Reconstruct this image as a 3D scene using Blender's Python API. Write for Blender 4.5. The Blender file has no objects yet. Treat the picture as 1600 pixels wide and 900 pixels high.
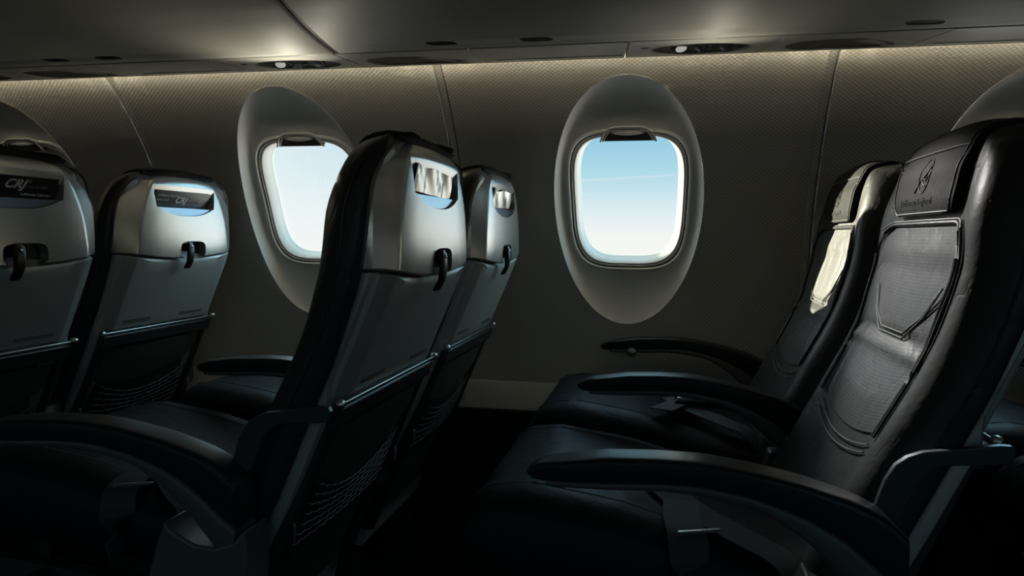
import bpy, bmesh, math, random
from mathutils import Vector, Matrix
random.seed(7)
H = 0.89                       # eye height above the cabin floor; all z below are eye-relative
YA, YW = 1.1315, 1.6524        # centre lines of the aisle and window seats
SP = 0.79                      # seat pitch
WP = 0.862                     # window pitch
YM = 0.67                      # aisle centre line
RC, YC, ZC = 0.78, 1.18, -0.20  # sidewall arc
C = bpy.context.scene.collection
sin, cos, pi = math.sin, math.cos, math.pi

# ------------------------------------------------------------------ materials
def mat(name, col, rough=0.5, metal=0.0, spec=0.5, emit=None, estr=1.0, coat=0.0):
    m = bpy.data.materials.new(name); m.use_nodes = True
    b = m.node_tree.nodes['Principled BSDF']
    b.inputs['Base Color'].default_value = (*col, 1)
    b.inputs['Roughness'].default_value = rough
    b.inputs['Metallic'].default_value = metal
    b.inputs['Specular IOR Level'].default_value = spec
    b.inputs['Coat Weight'].default_value = coat
    if emit:
        b.inputs['Emission Color'].default_value = (*emit, 1)
        b.inputs['Emission Strength'].default_value = estr
    return m
def N(m, t, **k):
    n = m.node_tree.nodes.new(t)
    for a, v in k.items(): setattr(n, a, v)
    return n
def L(m, a, b): m.node_tree.links.new(a, b)
def bump(m, height, strength, dist=0.002):
    bp = N(m, 'ShaderNodeBump'); bp.inputs['Strength'].default_value = strength; bp.inputs['Distance'].default_value = dist
    L(m, height, bp.inputs['Height']); L(m, bp.outputs[0], m.node_tree.nodes['Principled BSDF'].inputs['Normal'])
def noise(m, scale, detail=3, coord='Object', stretch=None):
    tc = N(m, 'ShaderNodeTexCoord'); n = N(m, 'ShaderNodeTexNoise')
    n.inputs['Scale'].default_value = scale; n.inputs['Detail'].default_value = detail
    if stretch:
        mp = N(m, 'ShaderNodeMapping'); mp.inputs['Scale'].default_value = stretch
        L(m, tc.outputs[coord], mp.inputs[0]); L(m, mp.outputs[0], n.inputs['Vector'])
    else: L(m, tc.outputs[coord], n.inputs['Vector'])
    return n.outputs['Fac']
def math2(m, op, a, b=None, c=None):
    n = N(m, 'ShaderNodeMath', operation=op)
    for i, v in enumerate((a, b, c)):
        if v is None: continue
        if hasattr(v, 'links'): L(m, v, n.inputs[i])
        else: n.inputs[i].default_value = v
    return n.outputs[0]

M = {}
M['shell'] = mat('silver_plastic', (0.50, 0.50, 0.48), 0.26, 0.6); bump(M['shell'], noise(M['shell'], 420, 2), 0.05, 0.0006)
M['tray'] = mat('grey_plastic', (0.60, 0.60, 0.575), 0.42, 0.45); bump(M['tray'], noise(M['tray'], 500, 2), 0.06, 0.0006)
M['lip'] = mat('polished_lip', (0.28, 0.33, 0.40), 0.22, 0.8)  # blue of the reflected sky is put into the base colour
M['blackp'] = mat('black_plastic', (0.012, 0.012, 0.012), 0.35)
M['darkp'] = mat('charcoal_plastic', (0.035, 0.035, 0.033), 0.45)
M['shroud'] = mat('dark_shroud', (0.05, 0.05, 0.042), 0.5)
M['chrome'] = mat('bright_metal', (0.6, 0.6, 0.58), 0.32, 1.0)
M['bracket'] = mat('bracket_metal', (0.10, 0.12, 0.14), 0.35, 0.6)
M['armp'] = mat('arm_pad', (0.018, 0.020, 0.023), 0.38, 0, 0.28)
M['armt'] = mat('arm_trim', (0.10, 0.102, 0.102), 0.42)
M['web'] = mat('webbing', (0.05, 0.052, 0.062), 0.7); bump(M['web'], noise(M['web'], 900, 1, stretch=(1, 6, 1)), 0.3, 0.0008)
M['stitch'] = mat('stitch', (0.11, 0.115, 0.11), 0.55)
M['net'] = mat('elastic_net', (0.04, 0.04, 0.038), 0.6)
M['cardk'] = mat('card_black', (0.012, 0.012, 0.013), 0.28)
M['ink'] = mat('card_ink_white', (0.8, 0.8, 0.8), 0.5)
M['ink2'] = mat('card_ink_grey', (0.25, 0.25, 0.25), 0.5)

def leather(name, perf=False, col=(0.034, 0.035, 0.037), rough=0.42, spec=0.45):
    m = mat(name, col, rough, 0, spec)
    n1 = noise(m, 260, 4); n2 = noise(m, 14, 4, stretch=(1, 1, 0.7))
    r = math2(m, 'ABSOLUTE', math2(m, 'SUBTRACT', n2, 0.5))
    r = math2(m, 'POWER', math2(m, 'MULTIPLY', r, 3.0), 0.6)
    h = math2(m, 'ADD', math2(m, 'MULTIPLY', n1, 0.12), math2(m, 'MULTIPLY', r, 1.0))
    if perf:
        tc = N(m, 'ShaderNodeTexCoord'); sp = N(m, 'ShaderNodeSeparateXYZ'); L(m, tc.outputs['UV'], sp.inputs[0])
        a = math2(m, 'SINE', math2(m, 'MULTIPLY', math2(m, 'ADD', sp.outputs[0], sp.outputs[1]), 2*pi/0.0085))
        b = math2(m, 'SINE', math2(m, 'MULTIPLY', math2(m, 'SUBTRACT', sp.outputs[0], sp.outputs[1]), 2*pi/0.0085))
        d = math2(m, 'GREATER_THAN', math2(m, 'MULTIPLY', a, b), 0.45)
        h = math2(m, 'SUBTRACT', h, math2(m, 'MULTIPLY', d, 0.35))
        mx = N(m, 'ShaderNodeMix', data_type='RGBA'); L(m, d, mx.inputs[0])
        mx.inputs[6].default_value = (0.075, 0.077, 0.080, 1); mx.inputs[7].default_value = (0.020, 0.020, 0.021, 1)
        L(m, mx.outputs[2], m.node_tree.nodes['Principled BSDF'].inputs['Base Color'])
    bump(m, h, 0.35, 0.004)
    return m
M['leather'] = leather('black_leather'); M['perf'] = leather('perforated_leather', True); M['hood'] = leather('headrest_leather', False, (0.018, 0.0185, 0.019), 0.68, 0.10); M['emboss'] = mat('embossed_leather', (0.030, 0.031, 0.032), 0.6, 0, 0.2); M['cushion'] = leather('cushion_leather', False, (0.014, 0.015, 0.018), 0.52, 0.16)

def wallmat():
    m = mat('sidewall_weave', (0.40, 0.39, 0.36), 0.5, 0, 0.4)
    tc = N(m, 'ShaderNodeTexCoord'); sp = N(m, 'ShaderNodeSeparateXYZ'); L(m, tc.outputs['UV'], sp.inputs[0])
    P = 0.0118
    a = math2(m, 'SINE', math2(m, 'MULTIPLY', sp.outputs[0], 2*pi/P))
    b = math2(m, 'SINE', math2(m, 'MULTIPLY', sp.outputs[1], 2*pi/(P*0.82)))
    d = N(m, 'ShaderNodeMapRange'); L(m, math2(m, 'MULTIPLY', a, b), d.inputs[0])
    d.inputs[1].default_value = -0.2; d.inputs[2].default_value = 0.5
    mx = N(m, 'ShaderNodeMix', data_type='RGBA'); L(m, d.outputs[0], mx.inputs[0])
    mx.inputs[6].default_value = (0.45, 0.443, 0.418, 1); mx.inputs[7].default_value = (0.29, 0.285, 0.268, 1)
    L(m, mx.outputs[2], m.node_tree.nodes['Principled BSDF'].inputs['Base Color'])
    bump(m, math2(m, 'MULTIPLY', d.outputs[0], -1.0), 0.25, 0.0015)
    return m
M['wall'] = wallmat()
M['wallg'] = mat('sidewall_groove', (0.22, 0.215, 0.20), 0.55)
M['bezel'] = mat('window_surround_plastic', (0.60, 0.60, 0.585), 0.42, 0, 0.45); bump(M['bezel'], noise(M['bezel'], 300, 2), 0.03, 0.0005)
M['rim'] = mat('window_rim_white', (0.78, 0.77, 0.73), 0.32)
M['seal'] = mat('window_seal_dark', (0.03, 0.03, 0.028), 0.5)
M['bin'] = mat('bin_plastic', (0.56, 0.545, 0.48), 0.55, 0, 0.35); bump(M['bin'], noise(M['bin'], 330, 3), 0.16, 0.0012)
M['psu'] = mat('service_panel_plastic', (0.48, 0.47, 0.42), 0.40, 0, 0.5); bump(M['psu'], noise(M['psu'], 330, 3), 0.08, 0.0008)
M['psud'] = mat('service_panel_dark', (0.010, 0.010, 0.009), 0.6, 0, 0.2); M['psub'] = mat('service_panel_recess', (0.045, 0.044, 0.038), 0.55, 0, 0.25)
M['dado'] = mat('dado_carpet', (0.012, 0.012, 0.012), 0.9)
M['ledge'] = mat('ledge_plastic', (0.52, 0.515, 0.48), 0.5)
M['floor'] = mat('carpet_dark', (0.012, 0.013, 0.016), 0.95); bump(M['floor'], noise(M['floor'], 300, 3), 0.6, 0.004)
M['lamp'] = mat('cove_lamp', (1, 1, 1), 0.5, emit=(1.0, 0.88, 0.62), estr=40)
M['lens'] = mat('lamp_lens', (1, 1, 1), 0.2, emit=(1.0, 0.95, 0.85), estr=0.35)

def glassmat():
    m = bpy.data.materials.new('window_acrylic'); m.use_nodes = True; nt = m.node_tree; nt.nodes.clear()
    o = N(m, 'ShaderNodeOutputMaterial'); t = N(m, 'ShaderNodeBsdfTransparent'); g = N(m, 'ShaderNodeBsdfGlossy')
    t.inputs[0].default_value = (0.97, 0.985, 0.98, 1); g.inputs['Roughness'].default_value = 0.02
    mx = N(m, 'ShaderNodeMixShader'); mx.inputs[0].default_value = 0.05; L(m, t.outputs[0], mx.inputs[1]); L(m, g.outputs[0], mx.inputs[2])
    L(m, mx.outputs[0], o.inputs[0]); return m
M['glass'] = glassmat()
def foilmat():
    m = mat('laminated_leaflet', (0.62, 0.60, 0.55), 0.30, 0.6)
    n = noise(m, 38, 4, stretch=(1, 1, 0.5)); cr = N(m, 'ShaderNodeValToRGB'); L(m, n, cr.inputs[0])
    cr.color_ramp.elements[0].position = 0.34; cr.color_ramp.elements[0].color = (0.06, 0.06, 0.06, 1)
    cr.color_ramp.elements[1].position = 0.42; cr.color_ramp.elements[1].color = (0.85, 0.83, 0.76, 1)
    L(m, cr.outputs[0], m.node_tree.nodes['Principled BSDF'].inputs['Base Color']); return m
M['foil'] = foilmat()

# ------------------------------------------------------------------ mesh helpers
def link(name, bm, m, parent=None, smooth=True, ang=38, mods=None, loc=None):
    bmesh.ops.recalc_face_normals(bm, faces=bm.faces)
    for f in bm.faces: f.smooth = smooth
    if smooth:
        for e in bm.edges:
            if len(e.link_faces) == 2 and e.calc_face_angle(0) > math.radians(ang): e.smooth = False
    me = bpy.data.meshes.new(name); bm.to_mesh(me); bm.free()
    for mm in (m if isinstance(m, (list, tuple)) else [m]): me.materials.append(mm)
    o = bpy.data.objects.new(name, me); C.objects.link(o)
    if parent: o.parent = parent
    if loc: o.location = loc
    for k in (mods or []):
        md = o.modifiers.new(k[0], k[0])
        for a, v in k[1].items(): setattr(md, a, v)
    return o
def V(p): return Vector((p[0], p[1], p[2] + H))
def add_rings(bm, rings, cap=True, closed=True, mi=0):
    rows = [[bm.verts.new(V(p)) for p in r] for r in rings]
    n = len(rows[0])
    for a, b in zip(rows, rows[1:]):
        for i in range(n if closed else n - 1):
            j = (i + 1) % n
            f = bm.faces.new((a[i], a[j], b[j], b[i])); f.material_index = mi
    if cap and closed:
        for r in (rows[0], rows[-1]):
            try: f = bm.faces.new(r); f.material_index = mi
            except ValueError: pass
    return rows
def loft(name, rings, m, parent=None, cap=True, **k):
    bm = bmesh.new(); add_rings(bm, rings, cap); return link(name, bm, m, parent, **k)
def frame_of(d):
    d = d.normalized(); a = Vector((0, 0, 1)) if abs(d.z) < 0.9 else Vector((1, 0, 0))
    s = d.cross(a).normalized(); return s, s.cross(d).normalized()
def add_tube(bm, pts, r, n=10, closed=False):
    pts = [Vector(p) for p in pts]; rows = []
    m = len(pts)
    for i, p in enumerate(pts):
        d = (pts[(i+1) % m] - pts[i-1]) if closed else (pts[min(i+1, m-1)] - pts[max(i-1, 0)])
        s, u = frame_of(d); rr = r[i] if isinstance(r, (list, tuple)) else r
        rows.append([bm.verts.new(V(p + (s*cos(2*pi*k/n) + u*sin(2*pi*k/n))*rr)) for k in range(n)])
    for i in range(m if closed else m - 1):
        a, b = rows[i], rows[(i+1) % m]
        for k in range(n): bm.faces.new((a[k], a[(k+1) % n], b[(k+1) % n], b[k]))
    if not closed:
        bm.faces.new(rows[0]); bm.faces.new(rows[-1])
def tube(name, pts, r, m, parent=None, n=10, closed=False, **k):
    bm = bmesh.new(); add_tube(bm, pts, r, n, closed); return link(name, bm, m, parent, **k)
def add_prism(bm, poly, a, b, axis='y', taper=None):
    # polygon in the two other axes, extruded from a to b
    def mk(p, t):
        if axis == 'y': return (p[0], t, p[1])
        if axis == 'x': return (t, p[0], p[1])
        return (p[0], p[1], t)
    r1 = [bm.verts.new(V(mk(p, a))) for p in poly]; r2 = [bm.verts.new(V(mk(p, b))) for p in poly]
    n = len(poly)
    for i in range(n): bm.faces.new((r1[i], r1[(i+1) % n], r2[(i+1) % n], r2[i]))
    bm.faces.new(r1); bm.faces.new(r2)
def prism(name, poly, a, b, m, parent=None, axis='y', bev=0.0, **k):
    bm = bmesh.new(); add_prism(bm, poly, a, b, axis)
    mods = [('BEVEL', dict(width=bev, segments=3, limit_method='ANGLE'))] if bev else None
    return link(name, bm, m, parent, mods=mods, **k)
def patch(name, fn, nu, nv, th, m, parent=None, uv=None, **k):
    # thick sheet: fn(u, v, t) -> point, t = 0 outer face, 1 inner face
    bm = bmesh.new(); ul = bm.loops.layers.uv.new('UVMap') if uv else None
    g = [[[bm.verts.new(V(fn(-1 + 2*i/nu, j/nv, t))) for j in range(nv+1)] for i in range(nu+1)] for t in (0, 1)]
    idx = {}
    for t in (0, 1):
        for i in range(nu+1):
            for j in range(nv+1): idx[g[t][i][j]] = (-1 + 2*i/nu, j/nv)
    for i in range(nu):
        for j in range(nv):
            for t in (0, 1): bm.faces.new((g[t][i][j], g[t][i+1][j], g[t][i+1][j+1], g[t][i][j+1]))
    for i in range(nu):
        for j in (0, nv): bm.faces.new((g[0][i][j], g[0][i+1][j], g[1][i+1][j], g[1][i][j]))
    for j in range(nv):
        for i in (0, nu): bm.faces.new((g[0][i][j], g[0][i][j+1], g[1][i][j+1], g[1][i][j]))
    if uv:
        for f in bm.faces:
            for l in f.loops: l[ul].uv = uv(*idx[l.vert])
    return link(name, bm, m, parent, **k)
def lerp(tab, x):
    # tab sorted by first value
    if x <= tab[0][0]: return tab[0][1]
    for (a, b), (c, d) in zip(tab, tab[1:]):
        if x <= c: return b + (d - b)*(x - a)/(c - a)
    return tab[-1][1]
def catmull(pts, n=6):
    out = []; P = [Vector(p) for p in pts]
    for i in range(len(P) - 1):
        p0, p1, p2, p3 = P[max(i-1, 0)], P[i], P[i+1], P[min(i+2, len(P)-1)]
        for k in range(n):
            t = k/n
            out.append(0.5*((2*p1) + (p2-p0)*t + (2*p0-5*p1+4*p2-p3)*t*t + (3*p1-p0-3*p2+p3)*t**3))
    out.append(P[-1]); return out
def bake(o, drop=()):
    bpy.context.view_layer.update(); dg = bpy.context.evaluated_depsgraph_get()
    me = bpy.data.meshes.new_from_object(o.evaluated_get(dg)); o.modifiers.clear(); o.data = me
    for d in drop: bpy.data.objects.remove(d)
def carve(o, cutters):
    for c in cutters:
        c.parent = o.parent
        md = o.modifiers.new('cut', 'BOOLEAN'); md.object = c; md.operation = 'DIFFERENCE'; md.solver = 'EXACT'
    bake(o, cutters)
    me = o.data; bm = bmesh.new(); bm.from_mesh(me)
    for f in bm.faces: f.smooth = True
    for e in bm.edges:
        e.smooth = not (len(e.link_faces) == 2 and e.calc_face_angle(0) > math.radians(30))
    bm.to_mesh(me); bm.free()
def tag(o, label, cat, group=None, kind=None):
    if label: o['label'] = label
    if cat: o['category'] = cat
    if group: o['group'] = group
    if kind: o['kind'] = kind
    return o
def empty(name, loc):
    o = bpy.data.objects.new(name, None); C.objects.link(o); o.location = loc; o.empty_display_size = 0.1; return o
def kids(o): return [c for c in bpy.data.objects if c.parent == o]
def copy_tree(o, parent=None):
    c = o.copy(); C.objects.link(c)
    if parent: c.parent = parent
    for ch in kids(o): copy_tree(ch, c)
    return c
def text_bm(bm, s, size, place, shear=0.0, bold=0.0, spacing=1.0, extrude=0.0004):
    cu = bpy.data.curves.new('t', 'FONT'); cu.body = s; cu.size = size; cu.shear = shear; cu.offset = bold
    cu.space_character = spacing; cu.extrude = extrude
    o = bpy.data.objects.new('t', cu); C.objects.link(o)
    dg = bpy.context.evaluated_depsgraph_get(); dg.update()
    me = bpy.data.meshes.new_from_object(o.evaluated_get(dg))
    vs = [bm.verts.new(place(v.co.x, v.co.y, v.co.z)) for v in me.vertices]
    for p in me.polygons:
        try: bm.faces.new([vs[i] for i in p.vertices])
        except ValueError: pass
    bpy.data.objects.remove(o); bpy.data.curves.remove(cu); bpy.data.meshes.remove(me)

# ------------------------------------------------------------------ sidewall, windows
SIDE = 1
def cyl(x, s, n=0.0):
    p = cyl0(x, s, n)
    return p if SIDE > 0 else (p[0], 2*YM - p[1], p[2])   # the far side mirrors across the aisle
def cyl0(x, s, n=0.0):
    # s = arc length along the wall, n = offset outwards
    smax = 0.70
    if s <= smax:
        a = s/RC; return (x, YC + (RC + n)*cos(a), ZC + (RC + n)*sin(a))
    a = smax/RC; p = (YC + (RC + n)*cos(a), ZC + (RC + n)*sin(a)); d = s - smax
    return (x, p[0] - d*0.15, p[1] + d)
S0, S1 = -0.188, 0.80           # foot and top of the upper sidewall
WC, WH = 0.30, (0.184, 0.326)   # window surround centre and half axes (arc space)
OC, OH = 0.286, (0.1225, 0.149)  # clear opening
def superell(t, a, b, e):
    c, s = cos(t), sin(t)
    return a*math.copysign(abs(c)**(2/e), c), b*math.copysign(abs(s)**(2/e), s)
NA = 96
def ell(i): t = 2*pi*i/NA; return WH[0]*cos(t), WC + WH[1]*sin(t)
def opening(i, grow=0.0, e=4.2):
    t = 2*pi*i/NA; x, y = superell(t, OH[0] + grow, OH[1] + grow, e)
    w = 1.0 + 0.03*(y/OH[1])     # very slightly wider at the top
    return x*w, OC + y
def rect_pt(i, hx):
    # the outer rectangle point hit by the ray through ellipse point i
    t = 2*pi*i/NA; dx, dy = WH[0]*cos(t), WH[1]*sin(t)
    k = 1e9
    if abs(dx) > 1e-9: k = min(k, hx/abs(dx))
    if dy > 1e-9: k = min(k, (S1 - WC)/dy)
    if dy < -1e-9: k = min(k, (S0 - WC)/dy)
    return dx*k, WC + dy*k
bays = [-1.8165 - WP, -1.8165, -0.9545, -0.0925, 0.7695, 0.7695 + WP]
GROOVE = 0.011
def build_lining():
    bm = bmesh.new(); uvl = bm.loops.layers.uv.new('UVMap'); vuv = {}
    def wv(x, s, n=0.0):
        v = bm.verts.new(V(cyl(x, s, n))); vuv[v] = (x, s); return v
    for cx in bays:
        hx = WP/2 - GROOVE; NR = 22
        rows = []
        for r in range(NR + 1):
            f = (r/NR)**1.0; row = []
            for i in range(NA):
                e, q = ell(i), rect_pt(i, hx)
                row.append(wv(cx + e[0] + (q[0]-e[0])*f, e[1] + (q[1]-e[1])*f))
            rows.append(row)
        for a, b in zip(rows, rows[1:]):
            for i in range(NA): bm.faces.new((a[i], a[(i+1) % NA], b[(i+1) % NA], b[i]))
        # corners of the panel that the fan leaves open
        for sx in (-1, 1):
            for st in (S0, S1):
                idx = [i for i in range(NA) if rows[-1][i] and abs(abs(vuv[rows[-1][i]][0]-cx) - hx) < 1e-6 and (vuv[rows[-1][i]][0]-cx)*sx > 0 and (vuv[rows[-1][i]][1]-WC)*(st-WC) > 0]
                k = max(idx, key=lambda i: abs(vuv[rows[-1][i]][1]-WC))
                nb = [j for j in ((k+1) % NA, (k-1) % NA) if abs(vuv[rows[-1][j]][1]-st) < 1e-6]
                if nb: bm.faces.new((rows[-1][k], rows[-1][nb[0]], wv(cx + sx*hx, st)))
    for k in range(len(bays) - 1):          # shallow channels between the panels
        x = bays[k] + WP/2; NS = 48
        prof = [(-GROOVE, 0), (-GROOVE + 0.002, 0.005), (GROOVE - 0.004, 0.004), (GROOVE - 0.002, 0.007), (GROOVE, 0)]
        cols = [[wv(x + px, S0 + (S1-S0)*j/NS, n) for j in range(NS+1)] for px, n in prof]
        for ci, (a, b) in enumerate(zip(cols, cols[1:])):
            for j in range(NS):
                f = bm.faces.new((a[j], b[j], b[j+1], a[j+1])); f.material_index = 1 if ci in (0, 2, 3) else 0
    for f in bm.faces:
        for l in f.loops: l[uvl].uv = vuv[l.vert]
    return tag(link('wall_left' if SIDE > 0 else 'wall_right', bm, [M['wall'], M['wallg']], ang=30), None, None, kind='structure')

def build_window(n, cx):
    root = empty('window_%d' % n, (cx, cyl(0, OC)[1], cyl(0, OC)[2] + H)); tag(root, None, None, kind='structure')
    inv = Vector((0, root.location.y, root.location.z))
    def P(x, s, nn): p = V(cyl(x, s, nn)); return p - inv
    def ringmesh(name, loops, m, closed=True, ang=50):
        b = bmesh.new(); rows = [[b.verts.new(P(*q)) for q in lp] for lp in loops]
        for a, c in zip(rows, rows[1:]):
            for i in range(NA): b.faces.new((a[i], a[(i+1) % NA], c[(i+1) % NA], c[i]))
        return link(name, b, m, root, ang=ang)
    # dished oval surround
    D = 0.038
    loops = [[(*ell(i), -0.0005) for i in range(NA)]]
    for k in range(0, 15):
        f = k/14; nn = 0.004 + (D - 0.004)*(1 - (1 - f)**2.6)
        lp = []
        for i in range(NA):
            e, o = ell(i), opening(i, 0.030, 3.6)
            lp.append((e[0]*(0.996 if k == 0 else 1) + (o[0]-e[0])*f, e[1] + (o[1]-e[1])*f, nn))
        loops.append(lp)
    ringmesh('window_surround', loops, M['bezel'])
    # white bead, dark seal groove, reveal
    def lp(g, nn, e=3.8): return [(*opening(i, g, e), nn) for i in range(NA)]
    ringmesh('window_rim', [lp(0.031, D), lp(0.0285, D - 0.004), lp(0.026, D - 0.005), lp(0.024, D - 0.003), lp(0.0235, D + 0.004)], M['rim'])
    ringmesh('window_seal', [lp(0.0235, D + 0.004), lp(0.0235, D + 0.008), lp(0.0215, D + 0.008), lp(0.0215, D + 0.001)], M['seal'])
    ringmesh('inner_bead', [lp(0.0215, D + 0.001), lp(0.0205, D - 0.001), lp(0.0185, D - 0.0015), lp(0.0165, D + 0.0), lp(0.0162, D + 0.005), lp(0.0150, D + 0.006), lp(0.0148, D + 0.002)], M['bezel'])
    ringmesh('window_reveal', [lp(0.0148, D + 0.002), lp(0.0130, D + 0.001), lp(0.0105, D + 0.004), lp(0.005, D + 0.024), lp(0.001, D + 0.036), lp(0.0, D + 0.038), lp(0.002, D + 0.046)], M['rim'])
    b = bmesh.new(); lpn = lp(0.0012, D + 0.042); vs = [b.verts.new(P(*q)) for q in lpn]; c = b.verts.new(P(0, OC, D + 0.042))
    for i in range(NA): b.faces.new((vs[i], vs[(i+1) % NA], c))
    link('pane', b, M['glass'], root)
    # stowed shade: finger-pull tab with an arched lip
    top = OC + OH[1]
    def arch(w, h, k=28):
        o = []
        for i in range(k + 1):
            t = -1 + 2*i/k
            o.append((t*w*(1 - 0.22*(1 - abs(t)**3)*0) , top + 0.001 + h*(1 - abs(t)**5)))
        return o
    b = bmesh.new()
    def tub(pts, r, nn=8):
        Q = [P(*p) for p in pts]; rows = []
        for i, p in enumerate(Q):
            d = Q[min(i+1, len(Q)-1)] - Q[max(i-1, 0)]; s, u = frame_of(d)
            rows.append([b.verts.new(p + (s*cos(2*pi*k/nn) + u*sin(2*pi*k/nn))*r) for k in range(nn)])
        for a, c in zip(rows, rows[1:]):
            for k in range(nn): b.faces.new((a[k], a[(k+1) % nn], c[(k+1) % nn], c[k]))
        b.faces.new(rows[0]); b.faces.new(rows[-1])
    tub([(x, s, D - 0.006) for x, s in arch(0.067, 0.037)], 0.0026)
    tub([(x, s, D - 0.003) for x, s in arch(0.060, 0.031)], 0.0020)
    hnd = link('shade_handle', b, M['bezel'], root)
    b = bmesh.new(); A = arch(0.064, 0.035)
    fr = [b.verts.new(P(x, s, D - 0.003)) for x, s in A]; bk = [b.verts.new(P(x, s, D + 0.012)) for x, s in A]
    b.faces.new(fr); b.faces.new(bk)
    for i in range(len(A)): j = (i+1) % len(A); b.faces.new((fr[i], fr[j], bk[j], bk[i]))
    link('shade_pull', b, M['darkp'], hnd)
    b = bmesh.new(); rows = []
    for i in range(21):
        t = -1 + 2*i/20; w = 0.0055*(1 - t*t) + 0.0004
        rows.append([b.verts.new(P(t*0.040, top + 0.021 + w*sin(2*pi*k/8), D - 0.004 - 0.003*cos(2*pi*k/8)*(1 - t*t))) for k in range(8)])
    for a, c in zip(rows, rows[1:]):
        for k in range(8): b.faces.new((a[k], a[(k+1) % 8], c[(k+1) % 8], c[k]))
    link('grip', b, M['bezel'], hnd)
    if n == 2:                  # this shade is drawn
        b = bmesh.new(); ls = lp(0.006, D + 0.022); vs = [b.verts.new(P(*q)) for q in ls]; b.faces.new(vs)
        bk = [b.verts.new(P(q[0], q[1], q[2] + 0.002)) for q in ls]; b.faces.new(bk)
        for i in range(NA): b.faces.new((vs[i], vs[(i+1) % NA], bk[(i+1) % NA], bk[i]))
        link('window_shade', b, M['bezel'], root)
    # daylight portal guides sampling of the sky through the opening
    la = bpy.data.lights.new('window_portal', 'AREA'); la.shape = 'RECTANGLE'; la.size = 0.27; la.size_y = 0.32
    la.cycles.is_portal = True
    lo = bpy.data.objects.new('window_portal', la); C.objects.link(lo)
    a = OC/RC; nrm = Vector((0, -cos(a)*SIDE, -sin(a)))
    lo.location = V(cyl(cx, OC, D + 0.075)); lo.rotation_euler = nrm.to_track_quat('-Z', 'Y').to_euler()
build_lining()
for n, cx in enumerate(bays): build_window(n + 1, cx)
SIDE = -1
build_lining()
for n, cx in enumerate(bays): build_window(n + 7, cx)
SIDE = 1

# ledge and dado below the lining
XL, XR = -3.1, 2.05
p0 = cyl(0, S0)
prof = [(p0[1], p0[2]), (p0[1]-0.004, p0[2]-0.004), (p0[1]-0.010, p0[2]-0.030), (p0[1]-0.034, p0[2]-0.060), (p0[1]-0.036, p0[2]-0.068)]
bm = bmesh.new(); add_rings(bm, [[(XL, y, z) for y, z in prof], [(XR, y, z) for y, z in prof]], closed=False)
tag(link('trim_1', bm, M['ledge']), None, None, kind='structure')
q = prof[-1]
prof = [q, (q[0]-0.012, q[1]-0.002), (q[0]-0.02, q[1]-0.05), (q[0]-0.03, -H)]
bm = bmesh.new(); add_rings(bm, [[(XL, y, z) for y, z in prof], [(XR, y, z) for y, z in prof]], closed=False)
tag(link('wall_left_dado', bm, M['dado']), None, None, kind='structure')

# floor, far side, ends, crown
def quad(name, pts, m):
    b = bmesh.new(); b.faces.new([b.verts.new(V(p)) for p in pts]); return tag(link(name, b, m, smooth=False), None, None, kind='structure')
quad('floor', [(XL, -0.60, -H), (XR, -0.60, -H), (XR, 1.95, -H), (XL, 1.95, -H)], M['floor'])
quad('wall_front', [(XL, -0.60, -H), (XL, 2.25, -H), (XL, 2.25, 1.0), (XL, -0.60, 1.0)], M['dado'])
quad('wall_back', [(XR, -0.60, -H), (XR, 2.25, -H), (XR, 2.25, 1.0), (XR, -0.75, 1.0)], M['dado'])
prof = [(2*YM - 1.87, -H), (2*YM - cyl0(0, S0)[1], cyl0(0, S0)[2])]
bm = bmesh.new(); add_rings(bm, [[(XL, y, z) for y, z in prof], [(XR, y, z) for y, z in prof]], closed=False)
tag(link('wall_right_dado', bm, M['dado']), None, None, kind='structure')
prof = [(2*YM - 1.665, 0.39), (-0.09, 0.36), (0.12, 0.40), (0.32, 0.50), (0.46, 0.65), (0.48, 0.86)]
bm = bmesh.new(); add_rings(bm, [[(XL, y, z) for y, z in prof], [(XR, y, z) for y, z in prof]], closed=False)
tag(link('ceiling_side', bm, M['bin']), None, None, kind='structure')
quad('ceiling', [(XL, 0.2, 0.86), (XR, 0.2, 0.86), (XR, 2.25, 0.86), (XL, 2.25, 0.86)], M['bin'])

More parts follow.
